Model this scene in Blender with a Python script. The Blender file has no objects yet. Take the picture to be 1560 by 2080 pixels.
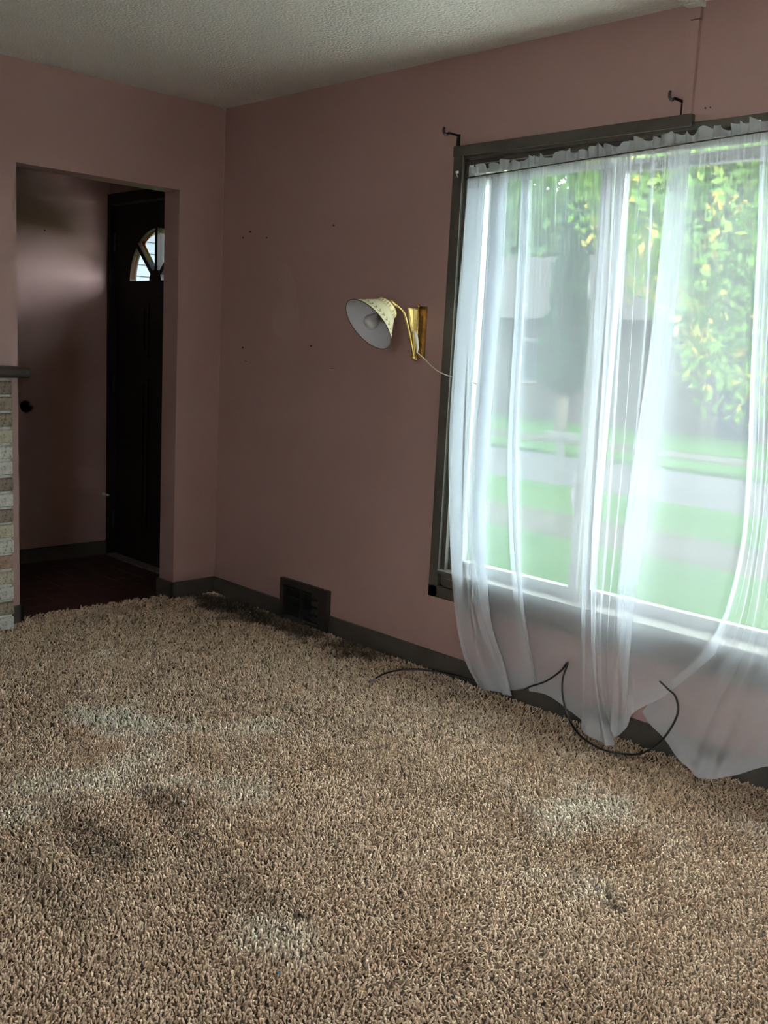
import bpy, bmesh, math, random
import numpy as np
from mathutils import Vector, Matrix
R = math.radians
PI = math.pi
S = bpy.context.scene
COL = S.collection
rng = np.random.default_rng(7)
random.seed(7)

# ------------------------------------------------------------------ camera
CAM = (4.2888, -3.0125, 1.3262)
YAW, PITCH, ROLL, FPX = R(135.2627), R(-9.33101), R(2.93123), 2035.53
cd = np.array([math.cos(PITCH)*math.cos(YAW), math.cos(PITCH)*math.sin(YAW), math.sin(PITCH)])
r0 = np.array([math.sin(YAW), -math.cos(YAW), 0.0]); u0 = np.cross(r0, cd)
cr = math.cos(ROLL)*r0 + math.sin(ROLL)*u0
cu = -math.sin(ROLL)*r0 + math.cos(ROLL)*u0
cam_data = bpy.data.cameras.new('camera')
cam_data.sensor_fit = 'VERTICAL'; cam_data.sensor_height = 36.0; cam_data.sensor_width = 27.0
cam_data.lens = FPX*36.0/2080.0
cam_data.clip_start = 0.02; cam_data.clip_end = 400
cam = bpy.data.objects.new('camera', cam_data); COL.objects.link(cam)
M4 = Matrix(((cr[0], cu[0], -cd[0], CAM[0]), (cr[1], cu[1], -cd[1], CAM[1]), (cr[2], cu[2], -cd[2], CAM[2]), (0, 0, 0, 1)))
cam.matrix_world = M4
S.camera = cam
C0 = np.array(CAM)
def ray(px, py): return cd + cr*(px-780)/FPX - cu*(py-1040)/FPX
def atY(px, py, y):
    v = ray(px, py); return C0 + v*((y-C0[1])/v[1])
def atX(px, py, x):
    v = ray(px, py); return C0 + v*((x-C0[0])/v[0])
def atZ(px, py, z):
    v = ray(px, py); return C0 + v*((z-C0[2])/v[2])

# ------------------------------------------------------------------ sky, light, exposure
SKY = 22.0
W = bpy.data.worlds.new('overcast_sky'); S.world = W; W.use_nodes = True
bg = W.node_tree.nodes['Background']
bg.inputs[0].default_value = (0.93, 0.965, 1.0, 1); bg.inputs[1].default_value = SKY
S.view_settings.view_transform = 'Standard'; S.view_settings.look = 'None'
S.view_settings.gamma = 1.0; S.view_settings.use_curve_mapping = False
S.view_settings.exposure = 0.84
S.cycles.transparent_max_bounces = 24
S.cycles.max_bounces = 7
S.cycles.diffuse_bounces = 4
S.cycles.glossy_bounces = 3
S.cycles.adaptive_threshold = 0.03

# ------------------------------------------------------------------ material helpers
def new_mat(name):
    m = bpy.data.materials.new(name); m.use_nodes = True
    nt = m.node_tree; b = nt.nodes['Principled BSDF']
    return m, nt, b
def lin(c):
    return tuple((x/255/12.92 if x/255 <= .04045 else ((x/255+.055)/1.055)**2.4) for x in c)
def coords(nt, scale=(1, 1, 1)):
    tc = nt.nodes.new('ShaderNodeTexCoord'); mp = nt.nodes.new('ShaderNodeMapping')
    mp.inputs['Scale'].default_value = scale
    nt.links.new(tc.outputs['Object'], mp.inputs[0]); return mp.outputs[0]
def noise(nt, co, scale, detail=3, rough=.55, dist=0):
    n = nt.nodes.new('ShaderNodeTexNoise'); n.inputs['Scale'].default_value = scale
    n.inputs['Detail'].default_value = detail; n.inputs['Roughness'].default_value = rough
    n.inputs['Distortion'].default_value = dist
    nt.links.new(co, n.inputs['Vector']); return n
def ramp(nt, fac, stops):
    r = nt.nodes.new('ShaderNodeValToRGB'); e = r.color_ramp.elements
    e[0].position, e[0].color = stops[0][0], (*stops[0][1], 1)
    e[1].position, e[1].color = stops[-1][0], (*stops[-1][1], 1)
    for p, c in stops[1:-1]:
        k = e.new(p); k.color = (*c, 1)
    nt.links.new(fac, r.inputs[0]); return r.outputs[0]
def mixc(nt, fac, a, b, mode='MIX'):
    n = nt.nodes.new('ShaderNodeMix'); n.data_type = 'RGBA'; n.blend_type = mode
    for s, v in ((n.inputs[0], fac), (n.inputs[6], a), (n.inputs[7], b)):
        if hasattr(v, 'is_linked'): nt.links.new(v, s)
        elif isinstance(v, (int, float)): s.default_value = v
        else: s.default_value = (*v, 1)
    return n.outputs[2]
def bump(nt, b, h, strength, dist):
    n = nt.nodes.new('ShaderNodeBump'); n.inputs['Strength'].default_value = strength; n.inputs['Distance'].default_value = dist
    nt.links.new(h, n.inputs['Height']); nt.links.new(n.outputs[0], b.inputs['Normal'])
def simple(name, col, rough=.5, metal=0, var=.12, vscale=6, bstr=0, bscale=60, spec=.5):
    if spec == 0: col = tuple(c*OUTDOOR for c in col)
    m, nt, b = new_mat(name)
    co = coords(nt); n = noise(nt, co, vscale, 4)
    lo = tuple(c*(1-var) for c in col); hi = tuple(min(1, c*(1+var)) for c in col)
    nt.links.new(ramp(nt, n.outputs['Fac'], [(.3, lo), (.7, hi)]), b.inputs['Base Color'])
    b.inputs['Roughness'].default_value = rough; b.inputs['Metallic'].default_value = metal
    b.inputs['Specular IOR Level'].default_value = spec
    if bstr:
        n2 = noise(nt, co, bscale, 3); bump(nt, b, n2.outputs['Fac'], bstr, .004)
    return m

OUTDOOR = .66      # darkens all outdoor colours to balance the view against the room
MT = {}
# pink wall paint, roller texture and faint scuffs
def wall_mat():
    m, nt, b = new_mat('pink_wall_paint')
    co = coords(nt)
    n = noise(nt, co, 1.3, 4, .6)
    c = ramp(nt, n.outputs['Fac'], [(.3, (.385, .242, .220)), (.7, (.43, .275, .256))])
    n3 = noise(nt, co, 7, 5, .6)
    c = mixc(nt, ramp(nt, n3.outputs['Fac'], [(.55, (0, 0, 0)), (.8, (.35, .35, .35))]), c, (.365, .245, .228))
    nt.links.new(c, b.inputs['Base Color']); b.inputs['Roughness'].default_value = .55
    b.inputs['Specular IOR Level'].default_value = .35
    n2 = noise(nt, co, 260, 3, .6); bump(nt, b, n2.outputs['Fac'], .25, .002)
    return m
MT['wall'] = wall_mat()
def patch_mat():
    m, nt, b = new_mat('touched_up_pink_paint')
    co = coords(nt); n = noise(nt, co, 5, 4)
    nt.links.new(ramp(nt, n.outputs['Fac'], [(.3, (.40, .258, .232)), (.7, (.44, .285, .260))]), b.inputs['Base Color'])
    b.inputs['Roughness'].default_value = .7
    return m
MT['patch'] = patch_mat()
def ceil_mat():
    m, nt, b = new_mat('popcorn_ceiling')
    co = coords(nt); n = noise(nt, co, 1.2, 3)
    nt.links.new(ramp(nt, n.outputs['Fac'], [(.3, (.83, .81, .755)), (.7, (.88, .86, .805))]), b.inputs['Base Color'])
    b.inputs['Roughness'].default_value = .95
    v = nt.nodes.new('ShaderNodeTexVoronoi'); v.inputs['Scale'].default_value = 95; nt.links.new(co, v.inputs['Vector'])
    n2 = noise(nt, co, 120, 4, .7)
    ad = nt.nodes.new('ShaderNodeMath'); ad.operation = 'SUBTRACT'; nt.links.new(n2.outputs['Fac'], ad.inputs[0]); nt.links.new(v.outputs['Distance'], ad.inputs[1])
    bump(nt, b, ad.outputs[0], .9, .008)
    return m
MT['ceil'] = ceil_mat()
MT['trim'] = simple('dark_taupe_trim_paint', (.075, .067, .054), .45, var=.15, vscale=9, bstr=.15, bscale=40)
MT['trim2'] = simple('dark_brown_trim_paint', (.055, .047, .040), .5, var=.15, vscale=9)
MT['door'] = simple('black_brown_door_paint', (.014, .011, .009), .6, var=.2, vscale=5, spec=.15)
MT['sash'] = simple('grey_aluminium_sash', (.30, .30, .29), .4, metal=.3, var=.08)
MT['mantel'] = simple('dark_stained_wood', (.040, .028, .020), .55, spec=.25, var=.3, vscale=14, bstr=.2, bscale=30)
MT['mortar'] = simple('pale_mortar', (.50, .50, .45), .95, var=.25, vscale=30, bstr=.6, bscale=90)
def brick_mat(name, c1, c2, pit):
    m, nt, b = new_mat(name); co = coords(nt)
    n = noise(nt, co, 28, 6, .75); n2 = noise(nt, co, 110, 4, .7)
    c = ramp(nt, n.outputs['Fac'], [(.32, c1), (.66, c2)])
    c = mixc(nt, ramp(nt, n2.outputs['Fac'], [(.36, (1, 1, 1)), (.46, (0, 0, 0))]), c, pit)
    nt.links.new(c, b.inputs['Base Color']); b.inputs['Roughness'].default_value = .92
    bump(nt, b, n2.outputs['Fac'], .8, .006); return m
BR = [brick_mat('whitewashed_brick', (.42, .41, .36), (.62, .62, .57), (.24, .21, .17)),
      brick_mat('tan_brick', (.20, .155, .11), (.36, .30, .22), (.12, .09, .06)),
      brick_mat('grey_brown_brick', (.17, .13, .10), (.27, .22, .17), (.10, .08, .06)),
      brick_mat('buff_brick', (.40, .36, .25), (.52, .49, .38), (.25, .2, .14)),
      brick_mat('reddish_brick', (.27, .16, .11), (.40, .28, .21), (.2, .14, .1))]
MT['brass'] = simple('worn_brass', (.78, .56, .20), .25, metal=1, var=.25, vscale=25)
MT['brass_dark'] = simple('tarnished_brass', (.50, .33, .12), .34, metal=1, var=.35, vscale=30)
MT['cream'] = simple('cream_enamel', (.80, .72, .47), .3, var=.07, vscale=20)
MT['shade_in'] = simple('white_enamel_inside', (.55, .56, .60), .5, var=.04)
MT['rim'] = simple('dark_gilt_rim', (.10, .07, .03), .4, var=.2)
MT['leafink'] = simple('olive_painted_leaf', (.14, .11, .05), .6, var=.3, vscale=80)
MT['gilt'] = simple('gilt_paint', (.50, .36, .12), .4, var=.2, metal=.4)
MT['bulb'] = simple('frosted_bulb', (.5, .5, .5), .35, var=.03)
MT['whitecord'] = simple('ivory_cord_plastic', (.70, .66, .56), .45, var=.05)
MT['blackmetal'] = simple('black_painted_iron', (.012, .011, .011), .45, var=.2)
MT['blackcable'] = simple('black_cable_jacket', (.012, .012, .013), .35, var=.1)
MT['steel'] = simple('nickel_plate', (.6, .6, .6), .3, metal=1, var=.1)
MT['rodwire'] = simple('brown_curtain_rod', (.07, .055, .025), .5, var=.2)
MT['register'] = simple('brown_register_enamel', (.040, .034, .028), .45, var=.2)
MT['regdark'] = simple('duct_black', (.01, .01, .01), .8, var=.1)
MT['thresh'] = simple('worn_threshold', (.22, .21, .19), .5, metal=.3, var=.4, vscale=40)
MT['lint'] = simple('white_scrap', (.85, .85, .88), .7, var=.03)
MT['crumb'] = simple('black_crumb', (.015, .015, .018), .8, var=.2)
MT['blue'] = simple('blue_scrap', (.08, .22, .38), .6, var=.1)
def tile_mat():
    m, nt, b = new_mat('dark_red_floor_tile'); co = coords(nt); n = noise(nt, co, 9, 5, .7)
    nt.links.new(ramp(nt, n.outputs['Fac'], [(.3, (.045, .014, .012)), (.7, (.085, .025, .02))]), b.inputs['Base Color'])
    b.inputs['Roughness'].default_value = .5; return m
MT['tile'] = tile_mat()
MT['subfloor'] = simple('carpet_backing', (.16, .12, .085), .95, var=.2, vscale=20)

def carpet_mat():
    m, nt, b = new_mat('beige_carpet_yarn')
    at = nt.nodes.new('ShaderNodeAttribute'); at.attribute_name = 'yarn'      # dye lot, soil and stains per tuft
    nt.links.new(at.outputs['Color'], b.inputs['Base Color']); b.inputs['Roughness'].default_value = .95
    b.inputs['Specular IOR Level'].default_value = .1
    return m
MT['carpet'] = carpet_mat()

def sheer_mat():
    m = bpy.data.materials.new('white_sheer_voile'); m.use_nodes = True; nt = m.node_tree; nt.nodes.clear()
    out = nt.nodes.new('ShaderNodeOutputMaterial'); tr = nt.nodes.new('ShaderNodeBsdfTransparent')
    tl = nt.nodes.new('ShaderNodeBsdfTranslucent'); df = nt.nodes.new('ShaderNodeBsdfDiffuse')
    tl.inputs[0].default_value = (.74, .79, .88, 1); df.inputs[0].default_value = (.82, .85, .90, 1)
    m1 = nt.nodes.new('ShaderNodeMixShader'); m1.inputs[0].default_value = .77
    nt.links.new(tl.outputs[0], m1.inputs[1]); nt.links.new(df.outputs[0], m1.inputs[2])
    m2 = nt.nodes.new('ShaderNodeMixShader')
    m2.inputs[0].default_value = .38; m2.label = 'weave'
    nt.links.new(tr.outputs[0], m2.inputs[1]); nt.links.new(m1.outputs[0], m2.inputs[2])
    nt.links.new(m2.outputs[0], out.inputs[0]); return m
MT['sheer'] = sheer_mat()
def hem_mat():
    m = MT['sheer'].copy(); m.name = 'doubled_sheer_header'
    for n in m.node_tree.nodes:
        if n.label == 'weave': n.inputs[0].default_value = .42
    return m
MT['header'] = hem_mat()
def glass_mat(name, tint, gl=.06):
    m = bpy.data.materials.new(name); m.use_nodes = True; nt = m.node_tree; nt.nodes.clear()
    out = nt.nodes.new('ShaderNodeOutputMaterial'); tr = nt.nodes.new('ShaderNodeBsdfTransparent'); g = nt.nodes.new('ShaderNodeBsdfGlossy')
    co = coords(nt); n = noise(nt, co, 3, 3)
    lo = tuple(t*.97 for t in tint)
    nt.links.new(ramp(nt, n.outputs['Fac'], [(.3, lo), (.7, tint)]), tr.inputs[0])
    g.inputs['Roughness'].default_value = .02
    mx = nt.nodes.new('ShaderNodeMixShader'); mx.inputs[0].default_value = gl
    nt.links.new(tr.outputs[0], mx.inputs[1]); nt.links.new(g.outputs[0], mx.inputs[2]); nt.links.new(mx.outputs[0], out.inputs[0]); return m
MT['glass'] = glass_mat('dimmed_window_glass', (.585, .62, .60), .03)  # tint darkened to dim the daylight and the outdoor view
MT['glass2'] = glass_mat('screened_window_glass', (.575, .625, .605), .03)  # screen, with the tint darkened further to dim the daylight
MT['glass3'] = glass_mat('back_window_glass', (.93, .95, .94), .03)
MT['fan'] = glass_mat('fanlight_glass', (.93, .97, .98), .02)
def bevel_mat(name, stops, axis):  # rainbow dispersion of the bevels painted in as transparent tints
    m = bpy.data.materials.new(name); m.use_nodes = True; nt = m.node_tree; nt.nodes.clear()
    out = nt.nodes.new('ShaderNodeOutputMaterial'); tr = nt.nodes.new('ShaderNodeBsdfTransparent')
    tc = nt.nodes.new('ShaderNodeTexCoord'); sp = nt.nodes.new('ShaderNodeSeparateXYZ'); nt.links.new(tc.outputs['Generated'], sp.inputs[0])
    nt.links.new(ramp(nt, sp.outputs[axis], stops), tr.inputs[0]); nt.links.new(tr.outputs[0], out.inputs[0]); return m
MT['bevel_arc'] = bevel_mat('bevelled_glass_arc', [(0, (.85, .62, .45)), (.5, (.8, .55, .4)), (1, (.5, .6, .35))], 2)
MT['bevel_edge'] = bevel_mat('bevelled_glass_edge', [(0, (.7, .6, .75)), (.25, (.45, .7, .9)), (.45, (.85, .75, .25)), (1, (.7, .25, .2))], 2)

# ------------------------------------------------------------------ mesh helpers
def link(name, me, mat=None, parent=None):
    o = bpy.data.objects.new(name, me); COL.objects.link(o)
    if mat is not None: me.materials.append(mat)
    if parent is not None: o.parent = parent
    return o
class MB:
    def __init__(s): s.bm = bmesh.new()
    def box(s, x0, x1, y0, y1, z0, z1, bev=0):
        b = bmesh.new(); bmesh.ops.create_cube(b, size=1)
        for v in b.verts:
            v.co = Vector(((x0+x1)/2+v.co.x*(x1-x0), (y0+y1)/2+v.co.y*(y1-y0), (z0+z1)/2+v.co.z*(z1-z0)))
        if bev: bmesh.ops.bevel(b, geom=b.edges[:], offset=bev, segments=2, profile=.7, affect='EDGES')
        s.add(b); return s
    def add(s, b, mat=None):
        me = bpy.data.meshes.new('t'); b.to_mesh(me); b.free()
        if mat is not None: me.transform(mat)
        s.bm.from_mesh(me); bpy.data.meshes.remove(me); return s
    def tube(s, pts, r, n=8, cap=True):
        pts = [Vector(p) for p in pts]; rs = r if hasattr(r, '__len__') else [r]*len(pts)
        rings = []; up = None
        for i, p in enumerate(pts):
            t = (pts[min(i+1, len(pts)-1)]-pts[max(i-1, 0)]).normalized()
            if up is None: up = t.orthogonal().normalized()
            up = (up - t*up.dot(t)); up = up.normalized() if up.length > 1e-6 else t.orthogonal().normalized()
            sd = t.cross(up)
            rings.append([s.bm.verts.new(p + (up*math.cos(2*PI*k/n)+sd*math.sin(2*PI*k/n))*rs[i]) for k in range(n)])
        for a, b in zip(rings, rings[1:]):
            for k in range(n): s.bm.faces.new((a[k], a[(k+1) % n], b[(k+1) % n], b[k]))
        if cap: s.bm.faces.new(rings[0][::-1]); s.bm.faces.new(rings[-1])
        return s
    def lathe(s, prof, org, axis, n=32, close=False):
        axis = Vector(axis).normalized(); e1 = axis.orthogonal().normalized(); e2 = axis.cross(e1); org = Vector(org)
        rings = [[s.bm.verts.new(org+axis*h+(e1*math.cos(2*PI*k/n)+e2*math.sin(2*PI*k/n))*max(r, 1e-5)) for k in range(n)] for r, h in prof]
        for a, b in zip(rings, rings[1:]):
            for k in range(n): s.bm.faces.new((a[k], a[(k+1) % n], b[(k+1) % n], b[k]))
        return s
    def prism(s, poly, y0, y1):      # polygon in x,z extruded in y
        a = [s.bm.verts.new((x, y0, z)) for x, z in poly]; b = [s.bm.verts.new((x, y1, z)) for x, z in poly]
        n = len(poly); s.bm.faces.new(a); s.bm.faces.new(b[::-1])
        for i in range(n): s.bm.faces.new((a[i], b[i], b[(i+1) % n], a[(i+1) % n]))
        return s
    def poly(s, pts):
        s.bm.faces.new([s.bm.verts.new(p) for p in pts]); return s
    def build(s, name, mat=None, parent=None, smooth=False):
        bmesh.ops.recalc_face_normals(s.bm, faces=s.bm.faces[:])
        me = bpy.data.meshes.new(name); s.bm.to_mesh(me); s.bm.free()
        if smooth:
            for p in me.polygons: p.use_smooth = True
        return link(name, me, mat, parent)
def box(name, x0, x1, y0, y1, z0, z1, mat, parent=None, bev=0):
    return MB().box(x0, x1, y0, y1, z0, z1, bev).build(name, mat, parent)
def tag(o, label, cat, group=None):
    o['label'] = label; o['category'] = cat
    if group: o['group'] = group
    return o
def struct(o, label=None):
    o['kind'] = 'structure'
    if label: o['label'] = label
    return o
def empty(name, loc=(0, 0, 0)):
    o = bpy.data.objects.new(name, None); COL.objects.link(o); o.location = loc; o.empty_display_size = .05; return o
def keep(child, parent):             # parent while the mesh stays in world coordinates
    child.parent = parent; child.matrix_parent_inverse = Matrix.Translation(parent.location).inverted(); return child
def spline(pts, n=8):
    P = [np.array(p, float) for p in pts]; P = [2*P[0]-P[1]]+P+[2*P[-1]-P[-2]]; out = []
    for i in range(1, len(P)-2):
        for k in range(n):
            t = k/n; a, b, c, d = P[i-1], P[i], P[i+1], P[i+2]
            out.append(.5*((2*b)+(-a+c)*t+(2*a-5*b+4*c-d)*t*t+(-a+3*b-3*c+d)*t**3))
    out.append(P[-2]); return out

# ------------------------------------------------------------------ room shell
H = 2.44
RX, RY = 5.4, -4.8           # far right wall, back wall
WX0, WX1, WZ0, WZ1 = 1.60, 4.00, 0.37, 2.055      # rough opening of the big window
OY0, OY1, OZ = -1.063, -0.253, 2.02               # opening to the hall
HX = -1.12; TX = -0.13; HY = -2.2
DX0, DX1, DZ = -1.083, -0.227, 2.05               # front door leaf
struct(box('floor', -1.3, RX+.15, RY-.15, .15, -.2, -.002, MT['subfloor']))
struct(box('ceiling', -1.3, RX+.15, RY-.15, .15, H, H+.12, MT['ceil']))
wf = MB()
wf.box(DX1+.03, WX0, 0, .15, -.2, H); wf.box(WX1, RX+.15, 0, .15, -.2, H)
wf.box(WX0, WX1, 0, .15, -.2, WZ0); wf.box(WX0, WX1, 0, .15, WZ1, H)
wf.box(HX-.15, DX0-.03, 0, .15, -.2, H); wf.box(DX0-.03, DX1+.03, 0, .15, DZ+.03, H)
wall_front = struct(wf.build('wall_front', MT['wall']))
wl = MB()
wl.box(TX, 0, OY1, 0, -.1, H); wl.box(TX, 0, OY0, OY1, OZ, H); wl.box(TX, 0, RY, OY0, -.1, H)
wall_left = struct(wl.build('wall_left', MT['wall']))
wh = MB(); wh.box(HX-.12, HX, HY, 0, -.1, H); wh.box(HX, TX, HY-.1, HY, -.1, H)
wall_hall = struct(wh.build('wall_hall', MT['wall']))
struct(box('wall_right', RX, RX+.15, RY-.15, 0, -.1, H, MT['wall']))
BX0, BX1, BZ0, BZ1 = 4.48, 5.25, .62, 1.92       # window behind the photographer
wb = MB(); wb.box(-.13, BX0, RY-.15, RY, -.1, H); wb.box(BX1, RX, RY-.15, RY, -.1, H)
wb.box(BX0, BX1, RY-.15, RY, -.1, BZ0); wb.box(BX0, BX1, RY-.15, RY, BZ1, H)
struct(wb.build('wall_back', MT['wall']))
wbk = struct(empty('window_2', (BX0, RY, BZ0)))
fb = MB(); fb.box(BX0-.05, BX1+.05, RY-.02, RY+.02, BZ1, BZ1+.05); fb.box(BX0-.05, BX1+.05, RY-.02, RY+.02, BZ0-.05, BZ0)
fb.box(BX0-.05, BX0, RY-.02, RY+.02, BZ0, BZ1); fb.box(BX1, BX1+.05, RY-.02, RY+.02, BZ0, BZ1); fb.box((BX0+BX1)/2-.02, (BX0+BX1)/2+.02, RY-.1, RY-.05, BZ0, BZ1)
keep(fb.build('window_casing', MT['trim']), wbk)
keep(box('pane', BX0, BX1, RY-.085, RY-.08, BZ0, BZ1, MT['glass3']), wbk)
# corner caulk bead, nails and filled holes belong to the front wall
MB().tube([(0.0025, -.0025, .09), (0.0025, -.0025, H)], .0025, 5).build('corner_bead', MT['wall'], wall_front)
def nail(px, py, r=.004):
    p = atY(px, py, 0)
    MB().lathe([(0, -.006), (r*.8, -.006), (r, -.003), (r*.6, 0.0), (0, .001)], p, (0, 1, 0), 8).build('nail', MT['blackmetal'], wall_front)
for q in ((509, 471, .005), (495, 483, .004), (543, 483, .003), (679, 458, .005), (494, 706, .005), (633, 703, .004), (1434, 220, .003), (1444, 219, .002), (567, 569, .002)): nail(*q)
def scratch(name, a, b, w, mat):
    p, q = atY(*a, -.0004), atY(*b, -.0004); MB().tube([p, (p+q)/2+np.array((0, -.0004, .0006)), q], w, 5).build(name, mat, wall_front)
scratch('scratch', (670, 748), (680, 748), .0012, MT['crumb']); scratch('scratch', (497, 734), (502, 735), .0012, MT['crumb'])
# pear shaped touch-up left after something was taken down
pts = [(580, 532), (590, 555), (600, 590), (606, 640), (605, 675), (592, 690), (572, 690), (556, 668), (552, 630), (560, 590), (570, 555)]
W2 = spline([atY(x, y, 0) for x, y in pts]+[atY(580, 532, 0)], 4)[:-1]
MB().prism([(p[0], p[2]) for p in W2], -.0009, .001).build('paint_patch', MT['patch'], wall_front)
nl = atX(90, 468, HX)
MB().lathe([(0, .008), (.004, .008), (.004, .003), (.002, 0)], nl, (1, 0, 0), 8).build('nail', MT['blackmetal'], wall_hall)

# baseboards: stepped profile with an eased top edge
def baseboard(name, segs):
    m = MB()
    for (x0, y0, x1, y1) in segs: m.box(x0, x1, y0, y1, 0, .088, .004)
    return struct(m.build(name, MT['trim']))
T = .013
baseboard('baseboard_front', [(0, -T, .578, 0), (.935, -T, RX, 0)])
baseboard('baseboard_left', [(0, OY1-T, T, -T), (TX-T, OY1-T, T, OY1), (0, OY0, T, OY0+T*0+.001), (0, -1.128, T, OY0+T), (TX-T, OY0, T, OY0+T), (0, RY, T, -2.9)])
baseboard('baseboard_hall', [(HX, HY, HX+T, -.002), (TX-T, HY, TX, OY0+T), (TX-T, OY1-T, TX, -.002)])
baseboard('baseboard_back', [(T, RY, RX, RY+T)])

# ------------------------------------------------------------------ hall: tiles, door
hf = struct(box('floor_hall', HX, -.06, HY, 0, -.02, -.001, MT['crumb']))
tb = bmesh.new(); bmesh.ops.create_cube(tb, size=1)
for v in tb.verts: v.co = Vector((v.co.x*.1495, v.co.y*.1495, v.co.z*.006))
bmesh.ops.bevel(tb, geom=tb.edges[:], offset=.0012, segments=1, affect='EDGES')
tme = bpy.data.meshes.new('floor_tile'); tb.to_mesh(tme); tb.free(); tme.materials.append(MT['tile'])
for i in range(7):
    for j in range(12):
        o = bpy.data.objects.new('floor_tile', tme); COL.objects.link(o); o.parent = hf
        o.location = (HX+.078+i*.151, -.08-j*.151, .001+random.uniform(-.0006, .0006))
d = struct(empty('door_1', (-.655, .03, 0)))
zc, xc, fr = 1.622, -.655, .285
def arc(a0, a1, r, n=14, ox=0, oz=0): return [(xc+ox+r*math.cos(R(a0+(a1-a0)*k/n)), zc+oz+r*math.sin(R(a0+(a1-a0)*k/n))) for k in range(n+1)]
leafm = MB()
leafm.prism([(xc, .015), (xc, zc)] + arc(180, 90, fr, 20) + [(xc, DZ), (DX0, DZ), (DX0, .015)], .03, .072)
leafm.prism([(xc, .015), (DX1, .015), (DX1, DZ), (xc, DZ)] + arc(90, 0, fr, 20) + [(xc, zc)], .03, .072)
keep(leafm.build('door_leaf', MT['door']), d)
for (x0, x1) in ((-.945, -.725), (-.585, -.365)):
    for (z0, z1) in ((1.20, 1.50), (.24, 1.08)):
        m = MB(); m.box(x0, x1, .024, .032, z0, z1, .003); m.box(x0+.035, x1-.035, .017, .03, z0+.035, z1-.035, .006)
        keep(m.build('raised_panel', MT['door']), d)
fm = MB()     # fan muntins, hub and bead
for a in (90, 135, 45):
    c, s_ = math.cos(R(a)), math.sin(R(a)); w = .013
    fm.prism([(xc+s_*w, zc-c*w), (xc+c*fr*1.01+s_*w, zc+s_*fr*1.01-c*w), (xc+c*fr*1.01-s_*w, zc+s_*fr*1.01+c*w), (xc-s_*w, zc+c*w)], .024, .066)
fm.prism(arc(180, 0, .062, 10), .02, .068)
fm.box(xc-fr-.02, xc+fr+.02, .022, .04, zc-.018, zc+.002)
keep(fm.build('muntin', MT['door']), d)
for k, a in enumerate((0, 45, 90, 135)):
    keep(MB().prism([(xc, zc)]+arc(a+1, a+44, fr-.001, 8), .046, .050).build('pane', MT['fan']), d)
    m = MB(); A = arc(a+3, a+42, fr-.003, 8); B = arc(a+3, a+42, fr-.028, 8)
    m.prism(A+B[::-1], .0440, .0458); keep(m.build('bevel_strip', MT['bevel_arc']), d)
    if k in (1, 2):
        aa = a+42 if k == 1 else a+42
        for ang in ((a+5.0,) if k == 1 else (a+40.0,)):
            c, s_ = math.cos(R(ang)), math.sin(R(ang)); n_ = (-s_, c) if k == 1 else (s_, -c)
            p0 = (xc+c*.07+n_[0]*.000, zc+s_*.07+n_[1]*.000); p1 = (xc+c*(fr-.006), zc+s_*(fr-.006)); w = .022
            m = MB(); m.prism([p0, p1, (p1[0]+n_[0]*w, p1[1]+n_[1]*w), (p0[0]+n_[0]*w*.6, p0[1]+n_[1]*w*.6)], .0425, .0439)
            keep(m.build('bevel_strip', MT['bevel_edge']), d)
fr_ = MB(); fr_.box(DX0-.036, DX0-.004, -.014, .10, 0, DZ+.06, .003); fr_.box(DX1+.004, DX1+.034, -.014, .10, 0, DZ+.06, .003); fr_.box(DX0-.036, DX1+.034, -.014, .10, DZ+.004, DZ+.06, .003)
keep(fr_.build('door_frame', MT['door']), d)
keep(box('threshold', DX0, DX1, -.03, .09, -.002, .014, MT['thresh'], bev=.004), d)
for z in (.22, 1.03, 1.84):
    h_ = MB(); h_.tube([(DX0-.004, .018, z-.045), (DX0-.004, .018, z+.045)], .007, 10); h_.lathe([(0, .012), (.005, .009), (.006, .004), (.004, 0)], (DX0-.004, .018, z+.045), (0, 0, 1), 8)
    keep(h_.build('hinge', MT['blackmetal']), d)
kn = MB(); kn.lathe([(.032, 0), (.032, .006), (.014, .010), (.011, .03), (.026, .045), (.03, .058), (.024, .07), (0, .074)], (DX1-.07, .03, .98), (0, -1, 0), 20)
keep(kn.build('door_knob', MT['brass_dark'], None, True), d)
# round thing on the hall wall and the spring stop by the hinge
p = atX(52, 826, HX)
k = MB().lathe([(.031, 0), (.031, .005), (.024, .009), (.012, .010)], p, (1, 0, 0), 24).build('knob_rosette', MT['blackmetal'], wall_hall, True)
MB().lathe([(.012, .008), (.011, .022), (.02, .03), (.0235, .04), (.020, .049), (0, .052)], p, (1, 0, 0), 24).build('knob', MT['rim'], k, True)
p = atX(221, 1003, HX+.01); p[0] = HX; p[1] = -.03
k = empty('door_stop', tuple(p)); tag(k, 'small metal door stop low on the hall wall by the front door', 'door stop')
keep(MB().lathe([(.012, 0), (.012, .004), (.004, .006)], p, (1, 0, 0), 12).build('stop_base', MT['steel'], None, True), k)
keep(MB().tube([(p[0]+.004+i*.0012, p[1]+.005*math.cos(i*1.1), p[2]+.005*math.sin(i*1.1)) for i in range(36)], .0014, 5).build('spring', MT['steel']), k)
keep(MB().lathe([(.006, .045), (.008, .05), (.006, .06), (0, .062)], p, (1, 0, 0), 12).build('rubber_tip', MT['lint']), k)

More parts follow.
